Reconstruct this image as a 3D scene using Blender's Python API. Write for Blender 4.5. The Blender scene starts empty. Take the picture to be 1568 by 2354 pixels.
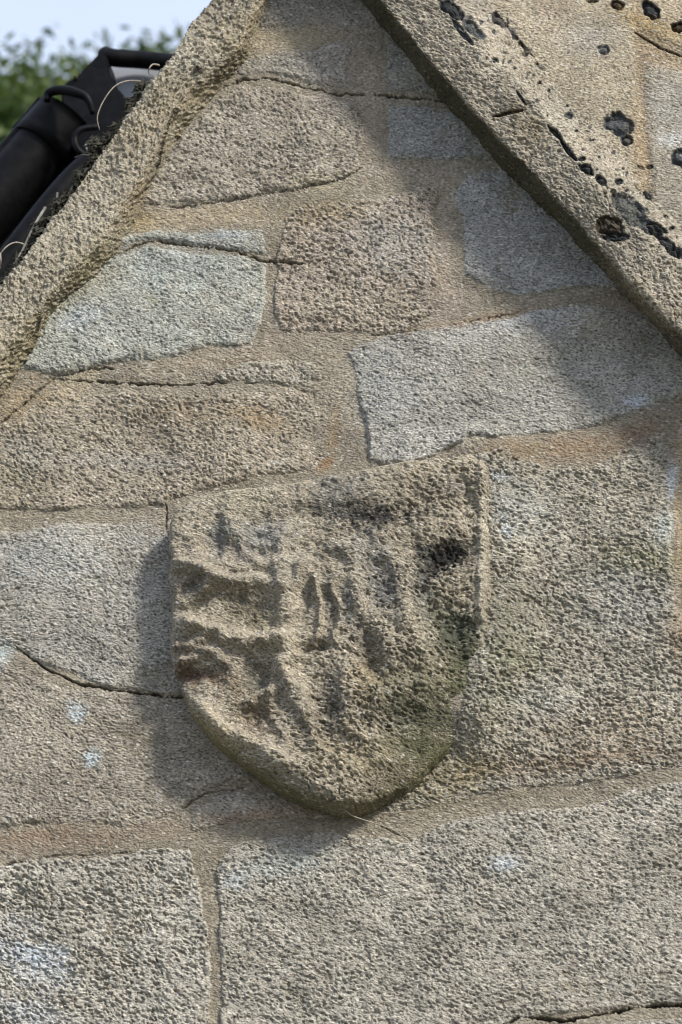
import bpy, math, random
import numpy as np
from mathutils import Vector, Matrix

# ------------------------------------------------------------------ camera, sky, sun, exposure
scene = bpy.context.scene
random.seed(7)
PITCH, YAW, DIST, HALF_W = math.radians(25), math.radians(9), 4.0, 0.5
TAIM = Vector((0.0, 0.0, 3.45))
fwd = Vector((-math.sin(YAW) * math.cos(PITCH), math.cos(YAW) * math.cos(PITCH), math.sin(PITCH)))
CAM = TAIM - fwd * DIST
right = fwd.cross(Vector((0, 0, 1))).normalized()
up = right.cross(fwd).normalized()
cd = bpy.data.cameras.new("camera")
cam = bpy.data.objects.new("camera", cd)
scene.collection.objects.link(cam)
rot = Matrix((right, up, -fwd)).transposed()
cam.matrix_world = Matrix.Translation(CAM) @ rot.to_4x4()
cd.sensor_fit = 'VERTICAL'
cd.sensor_height = 36.0
TV = (HALF_W / DIST) * 2354 / 1568
cd.lens = 18.0 / TV
cd.clip_start, cd.clip_end = 0.05, 4000
cd.dof.use_dof = True
cd.dof.focus_distance = 3.92
cd.dof.aperture_fstop = 5.6
scene.camera = cam

SUN_DIR = Vector((0.66, -0.50, 0.62)).normalized()          # towards the sun
elev = math.asin(SUN_DIR.z)
azim = math.atan2(SUN_DIR.x, SUN_DIR.y)
world = bpy.data.worlds.new("World")
scene.world = world
world.use_nodes = True
nt = world.node_tree
nt.nodes.clear()
wo = nt.nodes.new('ShaderNodeOutputWorld')
bg = nt.nodes.new('ShaderNodeBackground')
sky = nt.nodes.new('ShaderNodeTexSky')
sky.sky_type = 'NISHITA'
sky.sun_disc = False
sky.sun_elevation = elev
sky.sun_rotation = azim
sky.air_density, sky.dust_density, sky.ozone_density = 1.0, 6.0, 1.0
bg.inputs[1].default_value = 0.13
hz = nt.nodes.new('ShaderNodeMix'); hz.data_type = 'RGBA'        # thin bright haze veiling the blue
tcw = nt.nodes.new('ShaderNodeTexCoord'); nzw = nt.nodes.new('ShaderNodeTexNoise'); nzw.inputs['Scale'].default_value = 2.2
nzw.inputs['Detail'].default_value = 5
mrw = nt.nodes.new('ShaderNodeMapRange'); mrw.inputs[1].default_value = .3; mrw.inputs[2].default_value = .7
mrw.inputs[3].default_value = .74; mrw.inputs[4].default_value = .92
dtw = nt.nodes.new('ShaderNodeVectorMath'); dtw.operation = 'DOT_PRODUCT'; dtw.inputs[1].default_value = SUN_DIR
glw = nt.nodes.new('ShaderNodeMapRange'); glw.inputs[1].default_value = .35; glw.inputs[2].default_value = 1.0   # haze is brighter towards the sun
glw.inputs[3].default_value = .132; glw.inputs[4].default_value = .15
nt.links.new(tcw.outputs['Generated'], dtw.inputs[0]); nt.links.new(dtw.outputs['Value'], glw.inputs[0]); nt.links.new(glw.outputs[0], bg.inputs[1])
nt.links.new(tcw.outputs['Generated'], nzw.inputs['Vector']); nt.links.new(nzw.outputs['Fac'], mrw.inputs[0])
nt.links.new(mrw.outputs[0], hz.inputs[0]); nt.links.new(sky.outputs[0], hz.inputs[6])
hz.inputs[7].default_value = (5.6, 6.5, 8.3, 1)
nt.links.new(hz.outputs[2], bg.inputs[0])
nt.links.new(bg.outputs[0], wo.inputs[0])
sl = bpy.data.lights.new("sun", 'SUN')
sl.energy = 4.6
sl.angle = math.radians(8)
sl.color = (1.0, 0.955, 0.87)
sun = bpy.data.objects.new("sun", sl)
scene.collection.objects.link(sun)
sun.rotation_euler = SUN_DIR.to_track_quat('Z', 'Y').to_euler()
scene.view_settings.view_transform = 'Standard'
scene.view_settings.look = 'None'
scene.view_settings.exposure = 0.12
scene.cycles.filter_width = 1.05
scene.view_settings.gamma = 1.0

# ------------------------------------------------------------------ numeric helpers
C = np.array(CAM); F = np.array(fwd); R = np.array(right); U = np.array(up)


def ray(u, v):
    u = np.asarray(u, float); v = np.asarray(v, float)
    a = (u - 784.0) / 784.0 * (HALF_W / DIST)
    b = (1177.0 - v) / 784.0 * (HALF_W / DIST)
    return F + a[..., None] * R + b[..., None] * U


def P(u, v, d=0.0):
    """point of the plane y = -d (d metres in front of the wall face)"""
    r = ray(u, v)
    d = np.asarray(d, float)
    t = (-d - C[1]) / r[..., 1]
    return C + r * t[..., None]


def PV(u, v, d=0.0):
    return Vector(P(np.array(float(u)), np.array(float(v)), d).tolist())


def hsh(ix, iy, seed):
    h = (ix.astype(np.int64) * 374761393 + iy.astype(np.int64) * 668265263 + seed * 1442695041) & 0xFFFFFFFF
    h = ((h ^ (h >> 13)) * 1274126177) & 0xFFFFFFFF
    h = ((h ^ (h >> 15)) * 2246822519) & 0xFFFFFFFF
    h = h ^ (h >> 16)
    return (h & 0xFFFFFF) / float(0xFFFFFF)


def vn(x, y, seed=0):
    ix = np.floor(x); iy = np.floor(y)
    fx = x - ix; fy = y - iy
    fx = fx * fx * fx * (fx * (fx * 6 - 15) + 10); fy = fy * fy * fy * (fy * (fy * 6 - 15) + 10)
    a = hsh(ix, iy, seed); b = hsh(ix + 1, iy, seed); c = hsh(ix, iy + 1, seed); d = hsh(ix + 1, iy + 1, seed)
    return (a + (b - a) * fx) * (1 - fy) + (c + (d - c) * fx) * fy


def fbm(x, y, seed=0, octv=4, gain=0.5):
    s = 0; a = 1.0; n = 0
    for k in range(octv):
        ca, sa = math.cos(0.6 * k), math.sin(0.6 * k)
        s = s + a * vn((x * ca - y * sa) * 2.03 ** k + 17 * k, (x * sa + y * ca) * 2.03 ** k - 9 * k, seed + k * 13)
        n += a; a *= gain
    return s / n            # 0..1, mean .5


def worley(x, y, seed=0):
    ix = np.floor(x); iy = np.floor(y)
    f1 = np.full(x.shape, 9.0); cid = np.zeros(x.shape)
    for dx in (-1, 0, 1):
        for dy in (-1, 0, 1):
            cx = ix + dx; cy = iy + dy
            px = cx + hsh(cx, cy, seed); py = cy + hsh(cx, cy, seed + 91)
            d = np.hypot(px - x, py - y)
            m = d < f1
            f1 = np.where(m, d, f1)
            cid = np.where(m, hsh(cx, cy, seed + 7), cid)
    return f1, cid


def sstep(a, b, x):
    t = np.clip((x - a) / (b - a), 0, 1)
    return t * t * (3 - 2 * t)


def lerp(a, b, t):
    return a + (b - a) * t


def seg_dist(u, v, pts, closed=False):
    d = np.full(u.shape, 1e9)
    n = len(pts)
    for i in range(n if closed else n - 1):
        x0, y0 = pts[i]; x1, y1 = pts[(i + 1) % n]
        ex, ey = x1 - x0, y1 - y0
        t = np.clip(((u - x0) * ex + (v - y0) * ey) / (ex * ex + ey * ey + 1e-9), 0, 1)
        d = np.minimum(d, np.hypot(u - x0 - t * ex, v - y0 - t * ey))
    return d


def sdf(u, v, pts):
    """positive inside"""
    d = seg_dist(u, v, pts, True)
    ins = np.zeros(u.shape, bool)
    n = len(pts)
    for i in range(n):
        x0, y0 = pts[i]; x1, y1 = pts[(i + 1) % n]
        if y0 == y1:
            continue
        c = ((y0 > v) != (y1 > v)) & (u < (x1 - x0) * (v - y0) / (y1 - y0) + x0)
        ins ^= c
    return np.where(ins, d, -d)


def grain(x, y, rough=1.0, seed=0, coarse=0.5, rotdeg=-18, pit=1.0):
    """gritty weathered sandstone, x y in metres, result in metres"""
    a = math.radians(rotdeg)
    # warp the direction so that the grit does not line up
    wa = fbm(x * 9, y * 9, seed + 5, 2) - .5
    xr = (x * math.cos(a) + y * math.sin(a)) + 0.010 * wa
    yr = (-x * math.sin(a) + y * math.cos(a)) + 0.020 * wa
    f1, cid = worley(xr * 135 + 3 * wa, yr * 205, seed + 1)
    f2, cid2 = worley(xr * 250, yr * 330, seed + 2)
    dome = np.sqrt(np.clip(1 - (f1 / 0.66) ** 2, 0, 1)) * (0.15 + 0.85 * cid ** 1.5)
    dome2 = np.sqrt(np.clip(1 - (f2 / 0.70) ** 2, 0, 1)) * (0.3 + 0.7 * cid2)
    patch_ = .3 + .5 * sstep(0.30, 0.70, fbm(x * 16, y * 16, seed + 30, 3))
    h = 0.0017 * (dome - .3) * lerp(0.35, 1.1, patch_) * coarse * 2
    h = h + 0.0011 * (dome2 - .4)
    h = h + 0.0022 * (fbm(xr * 44, yr * 60, seed + 3, 5, .7) - .5)
    jx = .9 * (vn(xr * 160, yr * 160, seed + 50) - .5); jy = .9 * (vn(xr * 160, yr * 160, seed + 51) - .5)
    f3, cid3 = worley(xr * 78 + jx, yr * 150 + jy, seed + 60)
    f4, cid4 = worley(xr * 150 + jy, yr * 260 + jx, seed + 61)
    dens = lerp(.12, .45, patch_)
    h = h - 0.0026 * pit * sstep(.42, .16, f3) * (cid3 < dens)
    h = h - 0.0026 * pit * sstep(.45, .2, f4) * (cid4 < dens)
    return h * rough * .72


COL = {}


def new_mesh(name, verts, faces, cols=None, smooth=True):
    me = bpy.data.meshes.new(name)
    verts = np.asarray(verts, np.float32); faces = np.asarray(faces, np.int32)
    nv, nf, k = len(verts), len(faces), faces.shape[1]
    me.vertices.add(nv); me.vertices.foreach_set('co', verts.ravel())
    me.loops.add(nf * k); me.loops.foreach_set('vertex_index', faces.ravel())
    me.polygons.add(nf)
    me.polygons.foreach_set('loop_start', np.arange(0, nf * k, k, dtype=np.int32))
    me.polygons.foreach_set('loop_total', np.full(nf, k, np.int32))
    me.update(calc_edges=True)
    me.polygons.foreach_set('use_smooth', np.full(nf, smooth, bool))
    if cols is not None:
        at = me.attributes.new('tint', 'FLOAT_COLOR', 'POINT')
        c4 = np.ones((nv, 4), np.float32); c4[:, :3] = cols
        at.data.foreach_set('color', c4.ravel())
    me.validate()
    return me


def link(name, me, mat, parent=None, label=None):
    o = bpy.data.objects.new(name, me)
    scene.collection.objects.link(o)
    if mat: me.materials.append(mat)
    if parent:
        o.parent = parent
        o.matrix_parent_inverse = (Matrix.Translation(parent.location) @ parent.rotation_euler.to_matrix().to_4x4()).inverted()
    if label: o['label'] = label
    return o


def empty(name, loc, label, cat, group=None):
    o = bpy.data.objects.new(name, None)
    o.location = loc
    scene.collection.objects.link(o)
    o['label'] = label; o['category'] = cat
    if group: o['group'] = group
    return o


def tag(o, label, cat, group=None, kind=None):
    if label: o['label'] = label
    if cat: o['category'] = cat
    if group: o['group'] = group
    if kind: o['kind'] = kind
    return o


def surf(name, pos, fmask, cols, mat, parent, label=None, skirt=0.06, extra=None):
    """pos (n,m,3) grid, fmask (n-1,m-1) faces kept; boundary is closed back to y = skirt"""
    n, m = pos.shape[:2]
    idx = np.arange(n * m).reshape(n, m)
    q = np.stack([idx[:-1, :-1], idx[1:, :-1], idx[1:, 1:], idx[:-1, 1:]], -1)[fmask]
    e = np.concatenate([q[:, [0, 1]], q[:, [1, 2]], q[:, [2, 3]], q[:, [3, 0]]])
    key = np.minimum(e[:, 0], e[:, 1]) * (n * m) + np.maximum(e[:, 0], e[:, 1])
    uq, inv, cnt = np.unique(key, return_inverse=True, return_counts=True)
    be = e[cnt[inv] == 1]
    used = np.unique(q)
    remap = np.full(n * m, -1); remap[used] = np.arange(len(used))
    V = pos.reshape(-1, 3)[used]; Cc = cols.reshape(-1, 3)[used]
    q = remap[q]; be = remap[be]
    if skirt is not None:
        bv = np.unique(be)
        rm2 = np.full(len(V), -1); rm2[bv] = np.arange(len(bv)) + len(V)
        V2 = V[bv].copy(); V2[:, 1] = skirt
        sk = np.stack([be[:, 1], be[:, 0], rm2[be[:, 0]], rm2[be[:, 1]]], -1)
        V = np.concatenate([V, V2]); Cc = np.concatenate([Cc, Cc[bv]]); q = np.concatenate([q, sk])
    if extra is not None:
        ev, ef, ec = extra
        q = np.concatenate([q, np.asarray(ef) + len(V)])
        V = np.concatenate([V, ev]); Cc = np.concatenate([Cc, np.tile(ec, (len(ev), 1))])
    return link(name, new_mesh(name, V, q, Cc), mat, parent, label)


# ------------------------------------------------------------------ materials
def mat_nodes(name):
    m = bpy.data.materials.new(name); m.use_nodes = True
    t = m.node_tree; b = t.nodes['Principled BSDF']
    return m, t, b


def stone_material(name, bump=0.5, speck=1.0):
    m, t, b = mat_nodes(name)
    N = t.nodes.new; L = t.links.new
    at = N('ShaderNodeAttribute'); at.attribute_name = 'tint'
    tc = N('ShaderNodeTexCoord')
    wn = N('ShaderNodeTexNoise'); wn.inputs['Scale'].default_value = 7; wn.inputs['Detail'].default_value = 2
    L(tc.outputs['Object'], wn.inputs['Vector'])
    wm = N('ShaderNodeVectorMath'); wm.operation = 'MULTIPLY_ADD'; wm.inputs[1].default_value = (.035, .035, .035)
    L(wn.outputs['Color'], wm.inputs[0]); L(tc.outputs['Object'], wm.inputs[2])
    m0 = N('ShaderNodeMapping'); m0.inputs['Rotation'].default_value = (0, math.radians(-20), 0)
    L(wm.outputs[0], m0.inputs[0])
    mp = N('ShaderNodeMapping'); mp.inputs['Scale'].default_value = (1, 1.3, 1.9)
    L(m0.outputs[0], mp.inputs[0])

    def noise(sc, det=4, rough=.6, src=mp):
        n = N('ShaderNodeTexNoise'); n.inputs['Scale'].default_value = sc
        n.inputs['Detail'].default_value = det; n.inputs['Roughness'].default_value = rough
        L(src.outputs[0], n.inputs['Vector']); return n.outputs['Fac']

    def rng(src, a, bb, c, d):
        r = N('ShaderNodeMapRange'); r.inputs[1].default_value = a; r.inputs[2].default_value = bb
        r.inputs[3].default_value = c; r.inputs[4].default_value = d; L(src, r.inputs[0]); return r.outputs[0]

    def mix(fac, ca, cb, mode='MIX'):
        x = N('ShaderNodeMix'); x.data_type = 'RGBA'; x.blend_type = mode
        if isinstance(fac, float): x.inputs[0].default_value = fac
        else: L(fac, x.inputs[0])
        for i, cc in ((6, ca), (7, cb)):
            if isinstance(cc, tuple): x.inputs[i].default_value = (*cc, 1)
            else: L(cc, x.inputs[i])
        return x.outputs[2]
    # value variation, several sizes
    v1 = rng(noise(7, 5), .3, .7, .88, 1.20)
    v2 = rng(noise(55, 4, .7), .3, .7, .86, 1.15)
    v3 = rng(noise(230, 3, .7), .3, .7, .72, 1.30)
    mu = N('ShaderNodeMath'); mu.operation = 'MULTIPLY'; L(v1, mu.inputs[0]); L(v2, mu.inputs[1])
    mu2 = N('ShaderNodeMath'); mu2.operation = 'MULTIPLY'; L(mu.outputs[0], mu2.inputs[0]); L(v3, mu2.inputs[1])
    cx = N('ShaderNodeCombineColor')
    for i in range(3): L(mu2.outputs[0], cx.inputs[i])
    base = mix(1.0, at.outputs['Color'], cx.outputs[0], 'MULTIPLY')
    lum = N('ShaderNodeRGBToBW'); L(at.outputs['Color'], lum.inputs[0])
    dk = rng(lum.outputs[0], .05, .20, .08, 1)

    def gate(f):
        g = N('ShaderNodeMath'); g.operation = 'MULTIPLY'; L(f, g.inputs[0]); L(dk, g.inputs[1]); return g.outputs[0]
    g1 = noise(205, 3, .62)
    lightc = mix(1.0, base, (1.5, 1.5, 1.48), 'MULTIPLY')
    base = mix(gate(rng(g1, .53, .63, 0, .6 * speck)), base, lightc)
    # warm / ochre drift
    base = mix(gate(rng(noise(16, 5, .65), .54, .76, 0, .35)), base, (0.30, 0.245, 0.175))
    base = mix(gate(rng(noise(90, 3, .6), .60, .74, 0, .45 * speck)), base, (0.23, 0.135, 0.05))
    # olive algae film
    base = mix(gate(rng(noise(11, 5, .7), .56, .76, 0, .35)), base, (0.16, 0.15, 0.085))
    # pits of the bump noise: dirt and shade painted dark
    base = mix(rng(g1, .455, .37, 0, .72 * speck), base, (0.045, 0.042, 0.036))
    # pale quartz grains
    vo = N('ShaderNodeTexVoronoi'); vo.inputs['Scale'].default_value = 140; L(mp.outputs[0], vo.inputs['Vector'])
    sep = N('ShaderNodeSeparateColor'); L(vo.outputs['Color'], sep.inputs[0])
    pick = rng(sep.outputs[0], .83, .90, 0, 1)
    near = rng(vo.outputs['Distance'], .36, .48, 1, 0)
    pm = N('ShaderNodeMath'); pm.operation = 'MULTIPLY'; L(pick, pm.inputs[0]); L(near, pm.inputs[1])
    pn = N('ShaderNodeMath'); pn.operation = 'MULTIPLY'; L(gate(pm.outputs[0]), pn.inputs[0]); pn.inputs[1].default_value = .75 * speck
    base = mix(pn.outputs[0], base, (0.62, 0.59, 0.52))
    L(base, b.inputs['Base Color'])
    b.inputs['Roughness'].default_value = 0.93
    b.inputs['Specular IOR Level'].default_value = 0.25
    bp = N('ShaderNodeBump'); bp.inputs['Strength'].default_value = bump; bp.inputs['Distance'].default_value = 0.0016
    ad = N('ShaderNodeMath'); ad.operation = 'ADD'
    L(rng(g1, .34, .62, 0, 1.6), ad.inputs[0]); L(pn.outputs[0], ad.inputs[1])
    L(ad.outputs[0], bp.inputs['Height']); L(bp.outputs[0], b.inputs['Normal'])
    return m


def plain(name, col, rough=.6, spec=.5, nscale=40, var=.25, bump=0.2, metallic=0.0):
    m, t, b = mat_nodes(name)
    N = t.nodes.new; L = t.links.new
    tc = N('ShaderNodeTexCoord'); n = N('ShaderNodeTexNoise'); n.inputs['Scale'].default_value = nscale
    n.inputs['Detail'].default_value = 5
    L(tc.outputs['Object'], n.inputs['Vector'])
    cr = N('ShaderNodeValToRGB')
    cr.color_ramp.elements[0].position = .3; cr.color_ramp.elements[1].position = .7
    cr.color_ramp.elements[0].color = (*[c * (1 - var) for c in col], 1)
    cr.color_ramp.elements[1].color = (*[min(1, c * (1 + var)) for c in col], 1)
    L(n.outputs['Fac'], cr.inputs[0]); L(cr.outputs[0], b.inputs['Base Color'])
    b.inputs['Roughness'].default_value = rough
    b.inputs['Specular IOR Level'].default_value = spec
    b.inputs['Metallic'].default_value = metallic
    bp = N('ShaderNodeBump'); bp.inputs['Strength'].default_value = bump; bp.inputs['Distance'].default_value = .002
    L(n.outputs['Fac'], bp.inputs['Height']); L(bp.outputs[0], b.inputs['Normal'])
    return m


M_stone = stone_material('weathered_sandstone', .8, 1.0)
M_mortar = stone_material('lime_mortar', .8, .75)
M_carve = stone_material('eroded_sandstone', .9, .9)
M_plastic = plain('black_gutter_plastic', (0.0035, 0.0035, 0.0045), .55, .12, 60, .7, .3)
M_grey = plain('pale_grey', (0.33, 0.35, 0.39), .6, .4, 18, .12, .05)
M_straw = plain('dry_straw', (0.33, 0.285, 0.23), .7, .3, 60, .25)
M_twig = plain('grey_twig', (0.20, 0.19, 0.165), .8, .2, 90, .4)
M_moss = plain('blackened_moss', (0.048, 0.046, 0.036), .95, .1, 90, .6, .8)
M_bark = plain('bark', (0.08, 0.06, 0.045), .9, .2, 12, .4, .5)
M_ground = plain('unseen_ground', (0.13, 0.125, 0.09), .95, .1, 2, .4, .3)

# ------------------------------------------------------------------ wall layout (u, v are drawing coordinates on the face of the wall)
GREY = (0.330, 0.322, 0.298); PALE = (0.355, 0.372, 0.360); TAN = (0.31, 0.28, 0.215); WARM = (0.37, 0.325, 0.255)
PINK = (0.36, 0.32, 0.28); OLIVE = (0.28, 0.262, 0.192); BLUEG = (0.325, 0.342, 0.352); LIGHT = (0.42, 0.405, 0.37)
MORT = (0.275, 0.241, 0.186)
# outline, colour, roughness, coarse grain, rise above mortar (mm), label
BLOCKS = [
    ([(600, -400), (872, -400), (870, 40), (820, 62), (700, 62), (600, 70), (590, 60)], (0.27, .265, .25), .7, .4, 2, 'dark grey block at the top between the two copings'),
    ([(520, 178), (560, 142), (700, 116), (770, 92), (806, 112), (812, 196), (760, 207), (700, 194), (620, 172), (560, 180)], (.30, .29, .27), .8, .5, 3, 'small dark grey block just above the upper crack'),
    ([(884, -400), (1200, -400), (1300, 260), (1080, 238), (1000, 218), (885, 206)], (.27, .272, .262), .6, .3, 3, 'smooth block shaded by the right coping'),
    ([(500, 236), (560, 197), (620, 188), (700, 208), (760, 220), (826, 226), (838, 300), (834, 372), (775, 418), (660, 440), (530, 463), (400, 474), (300, 470), (330, 400), (420, 300)], (.345, .322, .285), 1.15, .8, 5, 'large gritty block below the upper crack'),
    ([(880, 226), (1000, 236), (1080, 262), (1300, 400), (1160, 378), (1000, 368), (880, 374)], (.32, .335, .34), .7, .4, 2, 'blue grey block right of the narrow upright joint'),
    ([(650, 500), (700, 478), (800, 468), (900, 452), (965, 430), (1003, 440), (1006, 640), (985, 715), (930, 750), (860, 762), (700, 768), (640, 756), (634, 640), (640, 560)], PINK, 1.5, 1.0, 4, 'coarse pinkish block with pale grit at the middle of the gable'),
    ([(1050, 446), (1085, 404), (1200, 376), (1600, 500), (1700, 720), (1350, 655), (1200, 688), (1140, 664), (1060, 638)], (.32, .335, .345), .7, .4, 3, 'blue grey block under the right coping'),
    ([(270, 532), (420, 526), (600, 530), (606, 586), (560, 576), (450, 556), (340, 548), (262, 566)], PALE, .7, .5, 2, 'thin pale strip of stone above the curved crack'),
    ([(200, 612), (262, 584), (340, 562), (450, 570), (560, 590), (604, 606), (606, 700), (586, 790), (500, 808), (400, 828), (110, 862), (40, 852), (78, 770), (110, 690)], (.365, .385, .368), .8, .55, 5, 'pale blue grey block at left with a curved upper crack'),
    ([(802, 810), (830, 786), (900, 766), (1050, 742), (1200, 716), (1345, 700), (1700, 760), (1700, 905), (1568, 930), (1400, 974), (1150, 1014), (1080, 1010), (940, 1066), (842, 1066), (824, 930)], (.335, .338, .328), .75, .5, 4, 'long blue grey block reaching under the right coping'),
    ([(470, 868), (520, 842), (640, 826), (720, 836), (745, 870), (720, 898), (600, 884), (500, 884)], (.33, .315, .28), 1.2, .8, 2, 'small rough filler stone in the wide joint'),
    ([(-400, 1010), (30, 958), (120, 884), (240, 898), (400, 902), (540, 896), (700, 906), (752, 950), (776, 1040), (725, 1082), (600, 1100), (400, 1140), (378, 1160), (-10, 1180), (-400, 1190)], (.33, .30, .255), 1.2, .8, 4, 'brown speckled block left of centre'),
    ([(-400, 1240), (0, 1222), (220, 1190), (374, 1184), (420, 1260), (420, 1592), (240, 1580), (110, 1545), (20, 1490), (-400, 1470)], (.325, .32, .305), .9, .7, 3, 'grey block left of the shield'),
    ([(-400, 1500), (0, 1520), (100, 1560), (240, 1594), (395, 1604), (500, 1700), (620, 1800), (480, 1812), (420, 1850), (340, 1882), (150, 1900), (0, 1912), (-400, 1930)], (.315, .295, .26), .85, .7, 2, 'brown block below the cracked bed joint at left'),
    ([(-400, 2020), (0, 1990), (100, 1972), (250, 1962), (440, 1956), (462, 2050), (474, 2200), (472, 2354), (470, 2900), (-400, 2900)], (.40, .392, .365), 1.7, 1.0, 6, 'pale heavily pitted block in the bottom left corner'),
    ([(440, 1905), (452, 1850), (500, 1822), (600, 1818), (740, 1845), (800, 1880), (640, 1884), (520, 1896)], (.30, .285, .255), .6, .4, 1, 'sliver of stone under the tip of the shield'),
    ([(505, 2010), (530, 1950), (640, 1915), (760, 1895), (930, 1922), (1010, 1880), (1200, 1862), (1400, 1828), (1568, 1798), (1900, 1750), (1900, 2280), (1568, 2312), (1340, 2338), (1180, 2368), (1170, 2900), (520, 2900)], (.36, .35, .322), 1.2, .8, 3, 'long pale block across the bottom right'),
    ([(1190, 2378), (1340, 2356), (1568, 2330), (1900, 2300), (1900, 2900), (1190, 2900)], (.31, .30, .28), 1.0, .6, 1, 'block below the crack in the bottom right corner'),
    ([(1100, 1060), (1150, 1052), (1260, 1078), (1400, 1052), (1535, 1000), (1546, 1100), (1552, 1350), (1600, 1500), (1640, 1700), (1568, 1770), (1300, 1805), (1000, 1862), (850, 1870), (900, 1780), (1060, 1640)], (.335, .322, .285), 1.6, 1.0, 4, 'coarse olive speckled block right of the shield'),
    ([(1600, 960), (1900, 900), (1900, 1700), (1640, 1480), (1600, 1350)], (.36, .33, .27), 1.0, .6, 2, 'block past the right upright joint'),
]
CRACKS = [   # polyline, half width px, depth m
    ([(455, 262), (500, 216), (560, 186), (620, 179), (700, 200), (760, 213), (880, 214), (1000, 226), (1090, 250), (1300, 300)], 5, .012),
    ([(235, 600), (300, 566), (345, 554), (450, 562), (540, 577), (610, 600), (700, 606)], 5, .007),
    ([(345, 468), (400, 474), (530, 462), (660, 438), (740, 428), (790, 412), (835, 388)], 4, .007),
    ([(-60, 1020), (50, 930), (120, 868), (200, 874), (300, 884), (400, 884), (530, 878)], 5, .009),
    ([(120, 862), (190, 850), (260, 846)], 4, .006),
    ([(560, 880), (640, 882), (720, 908)], 4, .004),
    ([(40, 1490), (110, 1545), (180, 1574), (240, 1588), (320, 1594), (420, 1602)], 5, .010),
    ([(-60, 1470), (0, 1478), (60, 1508), (110, 1545)], 3, .003),
    ([(1120, 2380), (1200, 2345), (1300, 2350), (1400, 2330), (1480, 2312), (1600, 2306), (1800, 2290)], 8, .016),
    ([(420, 1856), (470, 1822), (560, 1812)], 5, .004),
    ([(855, 768), (960, 758), (1080, 738), (1200, 712)], 3, .004),
    ([(870, 1895), (940, 1925), (1000, 1985)], 2.4, .004),
    ([(355, 2200), (372, 2240), (376, 2275)], 3, .007),
    ([(10, 1990), (150, 1966), (300, 1958)], 4, .004),
    ([(1450, 1750), (1568, 1768), (1700, 1760)], 4, .006),
    ([(380, 1160), (378, 1196), (384, 1240)], 6, .006),
]
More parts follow.
